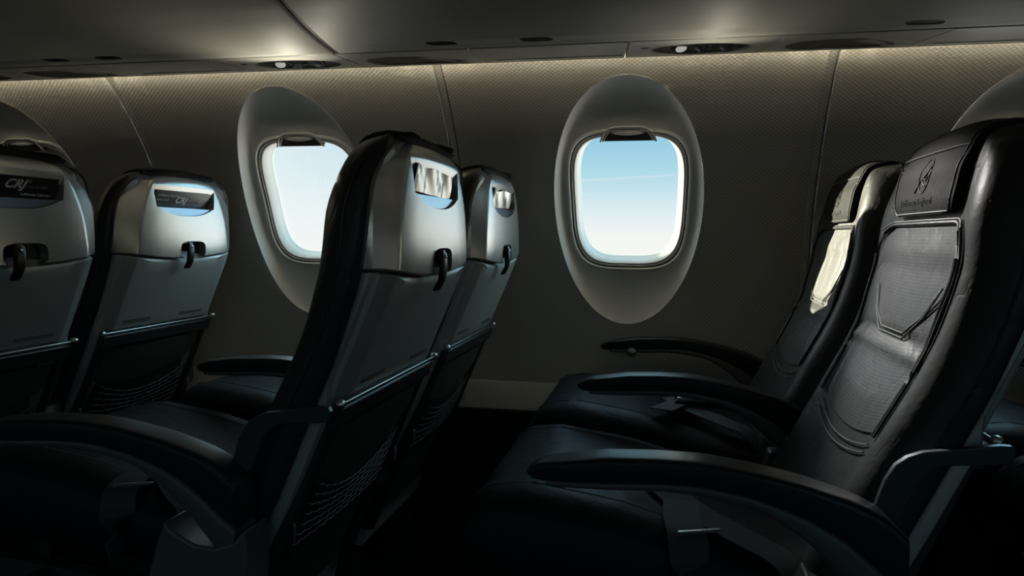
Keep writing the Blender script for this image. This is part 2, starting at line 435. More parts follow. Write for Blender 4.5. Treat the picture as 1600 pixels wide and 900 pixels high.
# ------------------------------------------------------------------ overhead bins
BIN = [(1.434, 0.372), (1.4330, 0.3610), (1.428, 0.3590), (1.367, 0.366), (1.301, 0.376), (1.253, 0.386), (1.208, 0.397), (1.12, 0.425), (1.02, 0.475), (0.93, 0.55), (0.88, 0.65), (0.86, 0.80), (0.86, 0.855), (1.434, 0.855)]
def binz(y): return lerp(sorted([(a, b) for a, b in BIN[2:11]]), y)
def build_bin(x0, x1, slots, label):
    pts = [(0, p[0], p[1]) for p in BIN[:12]]
    sm = [(v.y, v.z) for v in catmull(pts[2:], 4)]
    pr = [(p[0], p[1]) for p in BIN[:2]] + sm + [BIN[12], BIN[13]]
    rings = []
    for x, k in ((x0, 0.006), (x0 + 0.002, 0.002), (x0 + 0.006, 0), (x1 - 0.006, 0), (x1 - 0.002, 0.002), (x1, 0.006)):
        rings.append([(x, y + k*0.3, z + k) for y, z in pr])
    o = loft('overhead_bin', rings, M['bin'], None, ang=40)
    cut = []
    for sx in slots:
        def loz(k, dz):
            out = []
            for i in range(28):
                t = 2*pi*i/28; a, b = superell(t, 0.031*k, 0.0115*k, 3)
                y = 1.400 + b; out.append((sx + a + b*0.3, y, binz(y) + dz))
            return out
        bm = bmesh.new(); add_rings(bm, [loz(1, -0.02), loz(1, 0.0), loz(0.8, 0.012)]); cut.append(link('cut', bm, M['bin']))
    if cut: carve(o, cut)
    tag(o, label, 'overhead bin', 'overhead bins')
    for sx in slots:
        bm = bmesh.new()
        def loz2(k, dz):
            return [(sx + superell(2*pi*i/28, 0.031*k, 0.0115*k, 3)[0] + 0.3*superell(2*pi*i/28, 0.031*k, 0.0115*k, 3)[1],
                     1.400 + superell(2*pi*i/28, 0.031*k, 0.0115*k, 3)[1], binz(1.400 + superell(2*pi*i/28, 0.031*k, 0.0115*k, 3)[1]) + dz) for i in range(28)]
        add_rings(bm, [loz2(0.97, 0.0015), loz2(0.80, 0.0105), loz2(0.2, 0.0112)])
        lt = link('latch_recess', bm, M['psud'], o)
        bm = bmesh.new()
        for dx in (-0.010, 0.010):
            add_tube(bm, [(sx + dx, 1.400, binz(1.4) + 0.006), (sx + dx, 1.400, binz(1.4) + 0.0112)], 0.0032, 8)
        link('latch_button', bm, M['darkp'], lt)
    return o
GX = -0.654
build_bin(XL + 0.01, GX - 0.005, [-1.275, -1.150], 'grey overhead bin left of the dark gap above the first windows')
build_bin(GX + 0.005, XR - 0.01, [-0.425, -0.242, 0.420], 'grey overhead bin right of the dark gap above the middle window')
sm = [(v.y, v.z) for v in catmull([(0, p[0], p[1]) for p in BIN[2:12]], 4)]
bm = bmesh.new(); add_rings(bm, [[(x, y, z + 0.005) for y, z in sm] + [(x, y + 0.004, z + 0.012) for y, z in reversed(sm)] for x in (GX - 0.0047, GX + 0.0047)])
tag(link('gap_shade_strip', bm, M['psud']), None, None, kind='structure')  # black strip added in the bin gap to stand in for its shade
quad('trim_2', [(XL, 1.436, 0.385), (XR, 1.436, 0.385), (XR, 1.436, 0.86), (XL, 1.436, 0.86)], M['psud'])

# ------------------------------------------------------------------ passenger service strip
PY0, PY1 = 1.4415, 1.664
def pz(y): return 0.3605 + (0.383 - 0.3605)*(y - PY0)/(PY1 - PY0)
TH = 0.006
def panel_solid(name, x0, x1, lean0=0.02, lean1=0.02, th=0.030):
    rings = []
    g = 0.0018
    ys = [PY0, PY0 + 0.003, PY0 + 0.06, PY0 + 0.12, PY0 + 0.18, PY1 - 0.004, PY1]
    bot = [(y, pz(y) + (0.002 if k in (0, len(ys)-1) else 0)) for k, y in enumerate(ys)]
    top = [(PY1, pz(PY1) + 0.007), (PY1 - 0.030, pz(PY1) + 0.010), (PY1 - 0.045, pz(PY1) + th), (PY0, pz(PY0) + th)]
    pr = bot + top
    for k, (xx, ln) in enumerate(((x0 + g, lean0), (x1 - g, lean1))):
        rings.append([(xx + ln*(PY0 - y)/(PY1 - PY0)*-1*-1, y, z) for y, z in pr])
    return loft(name, rings, M['psu'], None, ang=30)
def oval(cx, cy, a, b, k, dz):
    return [(cx + a*k*cos(2*pi*i/40), cy + b*k*sin(2*pi*i/40), pz(cy + b*k*sin(2*pi*i/40)) + dz) for i in range(40)]
where = ['above the leftmost window', 'over the left window', 'over the middle window', 'above the far right window']
for k in range(-2, 2):
    off = k*0.865
    o = panel_solid('service_panel', -0.073 + off, 0.203 + off)
    cx, cy = 0.062 + off, 1.566
    bm = bmesh.new(); add_rings(bm, [oval(cx, cy, 0.098, 0.072, 1.0, -0.01), oval(cx, cy, 0.098, 0.072, 0.98, 0.002), oval(cx, cy, 0.098, 0.072, 0.80, 0.021)])
    carve(o, [link('cut', bm, M['psu'])])
    tag(o, 'service panel with two air nozzles in an oval recess ' + where[k+2], 'service panel', 'oval service panels under the bins')
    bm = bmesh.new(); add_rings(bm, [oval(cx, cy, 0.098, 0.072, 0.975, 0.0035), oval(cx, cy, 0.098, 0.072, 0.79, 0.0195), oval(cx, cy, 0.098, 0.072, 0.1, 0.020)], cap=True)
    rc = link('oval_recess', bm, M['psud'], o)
    for dx, tilt in ((-0.040, 0.35), (0.048, -0.2)):       # reading lights: lens in a dark collar
        bm = bmesh.new()
        cc = Vector((cx + dx, cy - 0.006, pz(cy) + 0.008)); ax = Vector((tilt*0.6, -0.35, -1)).normalized()
        add_tube(bm, [cc + ax*-0.010, cc + ax*0.007, cc + ax*0.009, cc + ax*0.009], [0.020, 0.020, 0.018, 0.0115], 24)
        rl = link('reading_light', bm, M['darkp'], o)
        bm = bmesh.new(); add_tube(bm, [cc + ax*0.0085, cc + ax*0.0105, cc + ax*0.012], [0.0115, 0.0105, 0.005], 24); link('lens', bm, M['lens'] if dx < 0 else M['bracket'], rl)
    bm = bmesh.new(); cc = Vector((cx + 0.004, cy - 0.012, pz(cy) + 0.006)); ax = Vector((0.25, -0.3, -1)).normalized()
    add_tube(bm, [cc - ax*0.008, cc + ax*0.006, cc + ax*0.010, cc + ax*0.014], [0.018, 0.018, 0.012, 0.009], 20)
    s, u = frame_of(ax)
    for j in range(6):
        d = s*cos(j*pi/3) + u*sin(j*pi/3); add_tube(bm, [cc + d*0.012 + ax*0.008, cc + d*0.021 + ax*0.006], 0.0022, 6)
    link('air_nozzle', bm, M['bracket'], o)
    bm = bmesh.new(); add_rings(bm, [oval(-0.047 + off, 1.527, 0.0075, 0.006, 1, -0.0012), oval(-0.047 + off, 1.527, 0.0075, 0.006, 1.05, 0.001)]); link('indicator', bm, M['darkp'], o)
    # door panel with a wedge recess
    o = panel_solid('oxygen_panel', 0.203 + off, 0.483 + off)
    tx = 0.223 + off
    poly = [(tx, 1.560), (tx + 0.02, 1.522), (tx + 0.07, 1.505), (tx + 0.13, 1.512), (tx + 0.205, 1.59), (tx + 0.220, 1.628), (tx + 0.19, 1.640), (tx + 0.02, 1.640), (tx, 1.61)]
    def wedge(kk, dz, slope=0.0):
        gx, gy = tx + 0.10, 1.57
        return [(gx + (x-gx)*kk, gy + (y-gy)*kk, pz(gy + (y-gy)*kk) + dz - slope*max(0, (x - tx - 0.06))) for x, y in poly]
    bm = bmesh.new(); add_rings(bm, [wedge(1, -0.01), wedge(0.99, 0.0), wedge(0.93, 0.018, 0.11)])
    cut1 = link('cut', bm, M['psu'])
    carve(o, [cut1])
    tag(o, 'service panel with a wedge shaped recess ' + ['at the left edge of the photo', 'beside the gap between the bins', 'right of the middle window', 'beyond the right edge of the photo'][k+2], 'service panel', 'wedge recess panels under the bins')
    bm = bmesh.new()
    r1 = [(tx + 0.040 + 0.034*cos(2*pi*i/24), 1.570 + 0.040*sin(2*pi*i/24)) for i in range(24)]
    add_rings(bm, [[(x, y, pz(y) + 0.0045) for x, y in r1], [(x, y, pz(y) + 0.019) for x, y in r1]])
    link('hole_shade_plug', bm, M['psud'], o)  # black plug stands in for the shade inside a deep hole
    bm = bmesh.new(); add_rings(bm, [wedge(0.985, 0.0025), wedge(0.92, 0.0165, 0.10)]); link('wedge_recess', bm, M['psub'], o)  # liner coloured dark so the recess looks deeper
    bm = bmesh.new()
    add_prism(bm, [(tx + 0.085, 1.530), (tx + 0.135, 1.530), (tx + 0.195, 1.597), (tx + 0.190, 1.603), (tx + 0.11, 1.55)], pz(1.55) + 0.003, pz(1.55) + 0.005, 'z')
    link('flap', bm, M['psu'], o)
    o = panel_solid('blank_panel', 0.483 + off, 0.792 + off)
    tag(o, 'plain service strip panel ' + ['left of the first oval recess with air nozzles', 'between the wedge recess and the oval above the middle window', 'at the upper right corner above the seats', 'outside the right edge'][k+2], 'service panel', 'plain panels under the bins')
    bm = bmesh.new(); add_rings(bm, [[(0.50 + off, PY1 - 0.05, pz(PY1 - 0.05) - 0.0010), (0.50 + off, PY1 - 0.048, pz(PY1 - 0.048) - 0.0010), (0.50 + off, PY1 - 0.048, pz(PY1-0.048) + 0.002), (0.50 + off, PY1 - 0.05, pz(PY1-0.05) + 0.002)],
                                     [(0.77 + off, PY1 - 0.05, pz(PY1 - 0.05) - 0.0010), (0.77 + off, PY1 - 0.048, pz(PY1 - 0.048) - 0.0010), (0.77 + off, PY1 - 0.048, pz(PY1-0.048) + 0.002), (0.77 + off, PY1 - 0.05, pz(PY1-0.05) + 0.002)]])
    link('panel_groove', bm, M['darkp'], o)
bm = bmesh.new(); add_rings(bm, [[(x, PY1 - 0.043, pz(PY1) + 0.0118), (x, PY1 - 0.001, pz(PY1) + 0.0118), (x, PY1 - 0.001, pz(PY1) + 0.0130), (x, PY1 - 0.043, pz(PY1) + 0.0130)] for x in (XL, XR)])
tag(link('leak_blocker', bm, M['psud']), None, None, kind='structure')  # added unseen sheet, stops cove lamp light leaking through the panel seams
# backing above the panels and the cove lamp behind their outer lip
quad('trim_3', [(XL, 1.42, 0.44), (XR, 1.42, 0.44), (XR, 1.72, 0.455), (XL, 1.72, 0.455)], M['wallg'])
for k in range(-4, 3):
    bm = bmesh.new(); x0 = -0.08 + k*0.865
    if x0 < XL or x0 + 0.85 > XR: continue
    add_tube(bm, [(x0, 1.640, 0.412), (x0 + 0.004, 1.640, 0.412), (x0 + 0.851, 1.640, 0.412), (x0 + 0.855, 1.640, 0.412)], [0.004, 0.005, 0.005, 0.004], 12)
    tag(link('light_strip', bm, M['lamp']), 'warm cove lamp tube glowing behind the service strip above the sidewall', 'lamp', 'cove lamps along the sidewall')

# ------------------------------------------------------------------ seats
CF = [(-0.60, 0.085), (-0.43, 0.172), (-0.33, 0.222), (-0.243, 0.266), (-0.22, 0.278), (-0.168, 0.305), (-0.131, 0.322), (-0.041, 0.347), (0.01, 0.352), (0.034, 0.353), (0.095, 0.361), (0.127, 0.374), (0.140, 0.392), (0.146, 0.415)]
XF = [(-0.62, 0.155), (-0.438, 0.241), (-0.344, 0.286), (-0.235, 0.334), (-0.173, 0.362), (-0.079, 0.394), (-0.038, 0.405), (-0.003, 0.410), (0.061, 0.416), (0.099, 0.424), (0.119, 0.430), (0.14, 0.432)]
WL = [(-0.60, 0.205), (-0.43, 0.215), (-0.2, 0.224), (-0.05, 0.228), (0.0, 0.226), (0.05, 0.224), (0.08, 0.215), (0.10, 0.204), (0.115, 0.191), (0.128, 0.172), (0.138, 0.146), (0.146, 0.105)]
def frontx(y, z):
    w = lerp(WL, z); c = lerp(CF, z); t = abs(y)
    b = 0.0
    if t > 0.135: b -= 0.010*min(1, (t - 0.135)/0.03) * (1 if z < 0.03 else max(0, 1 - (z-0.03)/0.06))
    if t > w - 0.035: b += 0.034*((t - (w - 0.035))/0.035)**2.2
    return c + b
def build_seat(aisle):
    root = empty('aircraft_seat', (0, YA if aisle else YW, 0))
    nm = lambda n: n
    # --- leather backrest
    rings = []
    for z in [-0.58, -0.50, -0.43, -0.38, -0.33, -0.28, -0.24, -0.20, -0.16, -0.12, -0.08, -0.04, 0.0, 0.03, 0.06, 0.09, 0.108, 0.120, 0.130, 0.138, 0.143, 0.146]:
        w = lerp(WL, z); xb = lerp(XF, z) + 0.004 - max(0, (z - 0.112)/0.034)*0.020
        fr = []
        for k in range(25):
            y = -w + 2*w*k/24
            y = math.copysign(w*(1 - (1 - abs(y)/w)**1.5), y) if False else y
            fr.append((frontx(y, z), y, z))
        xs = fr[0][0]
        side = [(xs + (xb-xs)*t, w - 0.002 + 0.004*sin(pi*t), z) for t in (0.3, 0.65, 1.0)]
        ring = fr + side + [(xb, w*0.6, z), (xb, 0, z), (xb, -w*0.6, z)] + [(p[0], -p[1], p[2]) for p in reversed(side)]
        rings.append(ring)
    loft('backrest', rings, M['leather'], root, ang=60, mods=[('SUBSURF', dict(levels=1, render_levels=1))])
    # perforated centre insert with piping
    zt, zb = 0.017, -0.243
    def hw(z): return lerp([(-0.243, 0.148), (-0.14, 0.155), (-0.05, 0.163), (0.02, 0.165)], z)
    def ins(u, v, t):
        a = 0.72
        ztu = zt - 0.042*(1 - math.sqrt(max(0, 1 - (max(0, abs(u) - a)/(1 - a))**2)))
        zbu = zb - 0.020*(1 - u*u) + 0.004
        z = zbu + v*(ztu - zbu); y = u*hw(z)
        puff = 0.006*(1 - abs(u)**4)*min(1, v*6, (1-v)*8) + 0.003
        fold = 0.004*math.exp(-((z + 0.132)/0.006)**2)*(1 if abs(y) < 0.10 else 0.3)
        fold -= 0.003*math.exp(-((z + 0.150)/0.006)**2)
        return (frontx(y, z) - (puff - fold if t == 0 else -0.012), y, z)
    pn = patch('backrest_panel', ins, 32, 48, 0, M['perf'], root, uv=lambda u, v: (u*0.16, v*0.26), ang=50)
    def edge(d, dx):
        pts = []
        for k in range(17):
            z = zb + (zt - 0.04 - zb)*k/16; y = -(hw(z) + d); pts.append((frontx(y, z) - dx, y, z))
        for k in range(1, 24):
            u = -1 + 2*k/24; a = 0.72
            z = zt + d - 0.042*(1 - math.sqrt(max(0, 1 - (max(0, abs(u) - a)/(1 - a))**2))); y = u*(hw(z) + d)
            pts.append((frontx(y, z) - dx, y, z))
        for k in range(16, -1, -1):
            z = zb + (zt - 0.04 - zb)*k/16; y = (hw(z) + d); pts.append((frontx(y, z) - dx, y, z))
        return pts
    tube('piping', edge(0.004, 0.0045), 0.0030, M['leather'], pn, 8)
    tube('stitching', edge(0.0085, 0.0040), 0.0011, M['stitch'], pn, 6)
    bm = bmesh.new()
    for dz in (0.0, -0.010):
        add_tube(bm, [(frontx(y, z) - 0.004, y, z) for y, z in [(0.145*(-1 + 2*k/20), zb - 0.012 + dz - 0.020*(1 - (-1 + 2*k/20)**2)) for k in range(21)]], 0.0011, 6)
    # trapezoid pleat
    for dd in (0.0, 0.006):
        add_tube(bm, [(frontx(y, z) - 0.0095, y, z) for y, z in [(0.135 - dd, -0.070), (0.100 - dd, -0.105), (0.055 - dd, -0.132 + dd), (-0.055 + dd, -0.132 + dd), (-0.105 + dd, -0.10), (-0.145 + dd, -0.06)]], 0.0012, 6)
    link('seam_stitching', bm, M['stitch'], pn)
    # bolster cross seams and side piping
    for s in (-1, 1):
        bm = bmesh.new()
        add_tube(bm, [(frontx(s*y, -0.012 + k) + 0.0035, s*y, -0.012 + k) for y, k in ((0.172, -0.004), (0.185, 0.0), (0.198, 0.003))], 0.0012, 6)
        link('bolster_seam', bm, M['cushion'], root); bm = bmesh.new()
        add_tube(bm, [(frontx(s*(lerp(WL, z)), z) + 0.008, s*(lerp(WL, z) + 0.0015), z) for z in [-0.36 + 0.02*k for k in range(24)]], 0.0016, 6)
        link('bolster_piping', bm, M['leather'], root)
    # --- headrest cover: flap in front, rolled over the top
    path = [(0.034, None), (0.06, None), (0.09, None), (0.115, None)]
    Pth = [(frontx(0, z) - d, z) for z, d in ((0.032, 0.009), (0.05, 0.013), (0.07, 0.013), (0.09, 0.012), (0.108, 0.010))] + [(0.363, 0.126), (0.373, 0.141), (0.388, 0.1505), (0.402, 0.1530), (0.415, 0.1505), (0.425, 0.1450), (0.431, 0.1385)]
    Pth = [(v.x, v.z) for v in catmull([(x, 0, z) for x, z in Pth], 4)]
    NV = len(Pth) - 1
    def hood(u, v, t):
        i = min(NV, int(round(v*NV))); x, z = Pth[i]
        w = lerp([(0.0, 0.121), (0.35, 0.127), (0.6, 0.130), (1.0, 0.138)], v)
        if v < 0.16: w *= 0.80 + 0.20*math.sqrt(max(0, 1 - (1 - v/0.16)**2))
        y = u*w
        bow = 0.010*max(0, abs(u) - 0.75)**1.5 if v < 0.5 else 0
        dz = -0.012*abs(u)**3*min(1, max(0, (v - 0.35)*3)) + 0.012*abs(u)**6*max(0, (v - 0.7)*3)
        pt = Pth[min(NV, i+1)]; pm = Pth[max(0, i-1)]
        tx, tz = pt[0]-pm[0], pt[1]-pm[1]; ln = math.hypot(tx, tz) or 1; nx, nz = tz/ln, -tx/ln
        k = 0.010 if t else 0.0
        return (x + nx*k + bow, y, z + nz*k + dz)
    hd = patch('headrest_cover', hood, 24, NV, 0, M['hood'], root, ang=60)
    bm = bmesh.new()
    ed = [hood(-0.93, v/40, 0) for v in range(40, 1, -1)] + [hood(-0.93 + 1.86*k/20, 0.03, 0) for k in range(21)] + [hood(0.93, v/40, 0) for v in range(2, 41)]
    add_tube(bm, [(p[0] - 0.0005, p[1], p[2]) for p in ed], 0.0011, 6)
    add_tube(bm, [(hood(-0.96 + 1.92*k/20, 0.40, 0)[0] - 0.001, hood(-0.96 + 1.92*k/20, 0.40, 0)[1], hood(-0.96 + 1.92*k/20, 0.40, 0)[2]) for k in range(21)], 0.0012, 6)
    link('hem_stitching', bm, M['stitch'], hd)
    # embossed roundel with a flying bird and the small line of lettering under it
    bm = bmesh.new()
    def fp(y, z): return (lerp(sorted((b, a) for a, b in Pth[:20]), z) - 0.0004, y, z)
    add_tube(bm, [fp(-0.004 + 0.020*cos(t*2*pi/32), 0.086 + 0.023*sin(t*2*pi/32)) for t in range(32)], 0.0009, 6, True)
    for line in ([(0.018, 0.070), (0.008, 0.079), (-0.002, 0.082), (-0.010, 0.087), (-0.018, 0.098)], [(-0.002, 0.082), (-0.012, 0.080), (-0.019, 0.084)], [(0.002, 0.080), (-0.004, 0.075), (-0.012, 0.072)], [(0.018, 0.070), (0.024, 0.064)]):
        add_tube(bm, [fp(*p) for p in line], [0.0006 + 0.0010*sin(pi*(i+0.4)/len(line)) for i in range(len(line))], 6)
    link('emblem', bm, M['emboss'], hd)
    bm = bmesh.new(); text_bm(bm, 'Lufthansa Regional', 0.0125, lambda x, y, z: Vector((lerp(sorted((b, a) for a, b in Pth[:20]), 0.0475 + y) - 0.0006 - z, 0.080 - x*1.30, 0.0475 + y + H)), 0, 0, 1.05)
    link('lettering', bm, M['emboss'], hd, smooth=False)
    # --- rear shell
    def shell_ring(z, w, fw, xb, xf, sag=0.0):
        half = [(xf, w - 0.003), (xf + 0.006, w), (xb - 0.027, w - 0.0012), (xb - 0.022, w - 0.004), (xb - 0.012, fw + 0.5*(w - fw)), (xb - 0.0035, fw + 0.006), (xb - 0.0010, fw + 0.001), (xb, fw - 0.006), (xb + 0.0012, fw*0.6), (xb + 0.0018, fw*0.3)]
        pts = [(x, -y) for x, y in half] + [(xb + 0.002, 0)] + [(x, y) for x, y in reversed(half)]
        pts += [(xf, w*0.5), (xf, 0), (xf, -w*0.5)]
        return [(x, y, z - sag*(1 - min(1, (y/0.2)**2))) for x, y in pts]
    SH = [(-0.047, 0.218, 0.172, 0.4405), (-0.0445, 0.2195, 0.174, 0.4425), (-0.03, 0.220, 0.173, 0.4435), (0.0, 0.220, 0.169, 0.4435), (0.03, 0.2185, 0.163, 0.4435), (0.055, 0.215, 0.154, 0.443), (0.08, 0.207, 0.143, 0.442), (0.10, 0.194, 0.132, 0.4405), (0.113, 0.178, 0.122, 0.439), (0.122, 0.160, 0.108, 0.4365), (0.129, 0.136, 0.090, 0.432), (0.133, 0.110, 0.07, 0.4275), (0.1355, 0.08, 0.045, 0.4215)]
    rings = [shell_ring(z, w, fw, xb, max(min(lerp(XF, z), xb - 0.012), 0.39), 0.015 if z < -0.044 else (0.0145 if z < -0.04 else (0.004 if z < -0.02 else 0))) for z, w, fw, xb in SH]
    sh = loft('back_shell', rings, M['shell'], root, ang=40)
    # card slot (sloped eave), finger recess below it, latch recess
    cut = []
    bm = bmesh.new(); pr = [(0.470, 0.136), (0.4435, 0.1155), (0.4335, 0.0895), (0.416, 0.0840), (0.416, 0.0590), (0.470, 0.0590)]
    ra = []
    for s in (-1, 1):
        ra.append([(x, s*lerp([(0.059, 0.112), (0.1155, 0.1215), (0.136, 0.124)], z), z) for x, z in pr])
    add_rings(bm, ra); cut.append(link('cut', bm, M['shell']))
    def moon(k):
        return [(0.106*k*(-1 + 2*i/24), 0.0600 - (0.0185*k)*(1 - abs(-1 + 2*i/24)**2.6) - 0.0015) for i in range(25)] + [(0.106*k, 0.066), (-0.106*k, 0.066)]
    bm = bmesh.new(); add_prism(bm, moon(1.0), 0.430, 0.470, 'x'); cut.append(link('cut', bm, M['shell']))
    rr = []
    for i in range(24):
        a, b = superell(2*pi*i/24, 0.050, 0.021, 3.5); rr.append((0.022 + a, -0.042 + b))
    bm = bmesh.new(); add_prism(bm, rr, 0.4245, 0.470, 'x'); cut.append(link('cut', bm, M['shell']))
    carve(sh, cut)
    bm = bmesh.new(); ml = [(y, z) for y, z in moon(0.955)]
    ml = [(y + 0.002, min(z, 0.0592)) for y, z in ml]
    r1 = [(0.4335, y, z) for y, z in ml]; r2 = [(0.4400 - (z - 0.041)*0.09, y, z) for y, z in ml]
    add_rings(bm, [r1, r2]); link('card_holder_lip', bm, M['lip'], sh, mods=[('BEVEL', dict(width=0.001, segments=2, limit_method='ANGLE'))])
    bm = bmesh.new(); add_prism(bm, [(0.022 + (y-0.022)*0.985, -0.042 + (z+0.042)*0.97) for y, z in rr if z > -0.061], 0.4236, 0.4262, 'x'); link('latch_recess', bm, M['blackp'], sh)
    # slot back
    bm = bmesh.new(); add_prism(bm, [(-0.1115, 0.0595), (0.1115, 0.0595), (0.1150, 0.0835), (-0.1150, 0.0835)], 0.4155, 0.4166, 'x'); link('slot_back', bm, M['blackp'], sh)
    # --- folded tray table
    def trx(z): return 0.4385 + (z + 0.058)*0.42 if z < -0.058 else 0.4385
    rows = []
    wt = 0.205
    for j in range(13):
        z0 = [-0.0, -0.004, -0.014, -0.03, -0.05, -0.07, -0.09, -0.11, -0.13, -0.145, -0.155, -0.159, -0.161][j]
        row = []
        for xo, y in [(-0.016, -wt), (-0.012, -wt + 0.002), (-0.008, -wt + 0.012), (-0.001, -wt + 0.030), (0, -wt + 0.034)] + [(0, -0.165 + 0.33*k/16) for k in range(17)] + [(0, wt - 0.034), (-0.001, wt - 0.030), (-0.008, wt - 0.012), (-0.012, wt - 0.002), (-0.016, wt)]:
            u = y/wt
            zt_ = -0.0505 - 0.0155*(1 - min(1, (y/0.2)**2))
            sc = 0.010*max(0, 1 - (y/0.155)**2) + 0.003
            z = zt_ + z0*(0.225 + zt_)/0.161
            if j == 1: z = zt_ - 0.4*sc
            if j == 2: z = zt_ - sc
            dx = [-0.0045, -0.0025, -0.0003, 0, 0, 0, 0, 0, 0, 0, 0, -0.002, -0.008][j]
            row.append((trx(z) + xo + dx, y, z))
        row += [(row[-1][0] - 0.018, wt, row[-1][2]), (row[len(row)//2][0] - 0.018, 0, row[len(row)//2][2]), (row[0][0] - 0.018, -wt, row[0][2])]
        rows.append(row)
    tr = loft('tray_table', rows, M['tray'], root, ang=32)
    bm = bmesh.new()
    for y0, y1 in ((0.055, 0.150), (-0.150, -0.055)):
        for dz in (0.0, 0.004):
            n = 34
            for k in range(n):
                a, b = y0 + (y1-y0)*k/n, y0 + (y1-y0)*(k + 0.62)/n; z = -0.208 + dz
                add_prism(bm, [(a, z - 0.0008), (b, z - 0.0008), (b, z + 0.0008), (a, z + 0.0008)], trx(z) - 0.001, trx(z) + 0.0006, 'x')
    link('printed_notice', bm, M['darkp'], tr, smooth=False)
    # latch
    bm = bmesh.new(); add_tube(bm, [(0.428, 0, -0.036), (0.4475, 0, -0.036), (0.451, 0, -0.036)], [0.010, 0.010, 0.007], 16)
    hk = link('tray_latch', bm, M['blackp'], root)
    bm = bmesh.new(); rg = []
    for z, w, x, th in ((-0.024, 0.008, 0.449, 0.007), (-0.030, 0.012, 0.451, 0.009), (-0.05, 0.012, 0.452, 0.009), (-0.07, 0.0105, 0.449, 0.010), (-0.083, 0.0100, 0.442, 0.011), (-0.0875, 0.008, 0.439, 0.009)):
        rg.append([(x + th*0.5*b, a, z) for a, b in [superell(2*pi*i/16, w, 1, 3) for i in range(16)]])
    add_rings(bm, rg); link('latch_lever', bm, M['blackp'], hk)
    bm = bmesh.new(); add_tube(bm, [(0.452, 0, -0.034), (0.4565, 0, -0.034), (0.4575, 0, -0.034)], [0.003, 0.003, 0.001], 10); link('latch_pin', bm, M['chrome'], hk)
    # --- frame behind tray
    rings = []
    for z in (-0.66, -0.58, -0.50, -0.42, -0.344, -0.29, -0.235, -0.2, -0.173, -0.14, -0.11, -0.079, -0.06, -0.050):
        xf = lerp(XF, z) + 0.001; xb = min(trx(z) - 0.020, xf + 0.05) if z > -0.23 else (xf + 0.022); w = lerp([(-0.66, 0.19), (-0.4, 0.205), (-0.2, 0.212), (0, 0.213)], z)
        rings.append([(xf, -w + 0.003, z), (xf + 0.004, -w, z), (xb - 0.004, -w, z), (xb, -w + 0.005, z), (xb, 0, z), (xb, w - 0.005, z), (xb - 0.004, w, z), (xf + 0.004, w, z), (xf, w - 0.003, z), (xf, 0, z)])
    loft('back_frame', rings, M['tray'], root, ang=40)
    # --- hinge rod with bright end caps and bar below
    rod = tube('hinge_rod', [(0.3715, -0.205, -0.2275), (0.3715, 0.205, -0.2275)], 0.0019, M['chrome'], root, 10)
    for s in (-1, 1):
        bm = bmesh.new(); add_tube(bm, [(0.3715, s*0.200, -0.2265), (0.3715, s*0.203, -0.2265), (0.3715, s*0.208, -0.2265), (0.3715, s*0.213, -0.2265), (0.3715, s*0.216, -0.2265)], [0.0035, 0.0062, 0.0072, 0.0062, 0.002], 14)
        link('rod_cap', bm, M['chrome'], rod)
    prism('hinge_bar', [(0.345, -0.262), (0.362, -0.262), (0.372, -0.236), (0.368, -0.2315), (0.345, -0.235)], -0.202, 0.202, M['darkp'], root, 'y', 0.002)
    # --- lower back cover with literature pocket and elastic net
    def lw(z): return 0.350 + (z + 0.26)*0.42
    def cover(u, v, t):
        z = -0.60 + v*0.335; y = u*lerp([(-0.60, 0.165), (-0.26, 0.190)], z)
        return (lw(z) - 0.012 + (0.010*(1 - abs(u)**6) if t == 0 else -0.006), y, z)
    lc = patch('lower_cover', cover, 16, 12, 0, M['shroud'], root, ang=50)
    def pocket(u, v, t):
        zb_ = -0.330 - 0.030*(1 - abs(u + 0.25)**1.6) ; z = zb_ + v*(-0.268 - zb_); y = u*0.175
        return (lw(z) + 0.010 - (0.004 if t else 0) - 0.006*abs(u)**4, y, z)
    pk = patch('seat_pocket', pocket, 24, 8, 0, M['shroud'], root, ang=50)
    bm = bmesh.new()
    for r in range(7):
        pts = []
        for k in range(25):
            u = -1 + 2*k/24; z = -0.352 - r*0.016 - 0.040*(1 - abs(u)**2) + 0.006*r*(1 - u*u)
            pts.append((lw(z) + 0.004 + 0.004*(1 - u*u), u*0.165, z + 0.0012*(-1)**k))
        add_tube(bm, pts, 0.0017, 5)
    for k in range(22):
        u = -0.95 + 1.9*k/21; z0 = -0.352 - 0.040*(1 - u*u); add_tube(bm, [(lw(z0 - d) + 0.003 + 0.004*(1-u*u), u*0.165 + 0.004*(-1)**i, z0 - d) for i, d in enumerate((0, 0.03, 0.06, 0.09))], 0.0010, 4)
    link('elastic_net', bm, M['net'], pk)
    for s in (-1, 1):
        bm = bmesh.new(); add_rings(bm, [[(lw(z) - 0.02, s*(0.186), z), (lw(z) + 0.004, s*(0.184), z), (lw(z) + 0.008, s*(0.192), z), (lw(z) + 0.002, s*(0.201), z), (lw(z) - 0.02, s*0.203, z)] for z in (-0.62, -0.5, -0.40, -0.33, -0.285, -0.262)])
        ft = link('side_trim', bm, M['darkp'], root)
        bm = bmesh.new(); add_tube(bm, [(lw(-0.405) + 0.008, s*0.198, -0.400), (lw(-0.405) + 0.010, s*0.198, -0.405), (lw(-0.405) + 0.008, s*0.198, -0.425)], 0.0028, 8)
        link('trim_clip', bm, M['chrome'], ft)
    # --- cushion
    rings = []
    NXC = 26
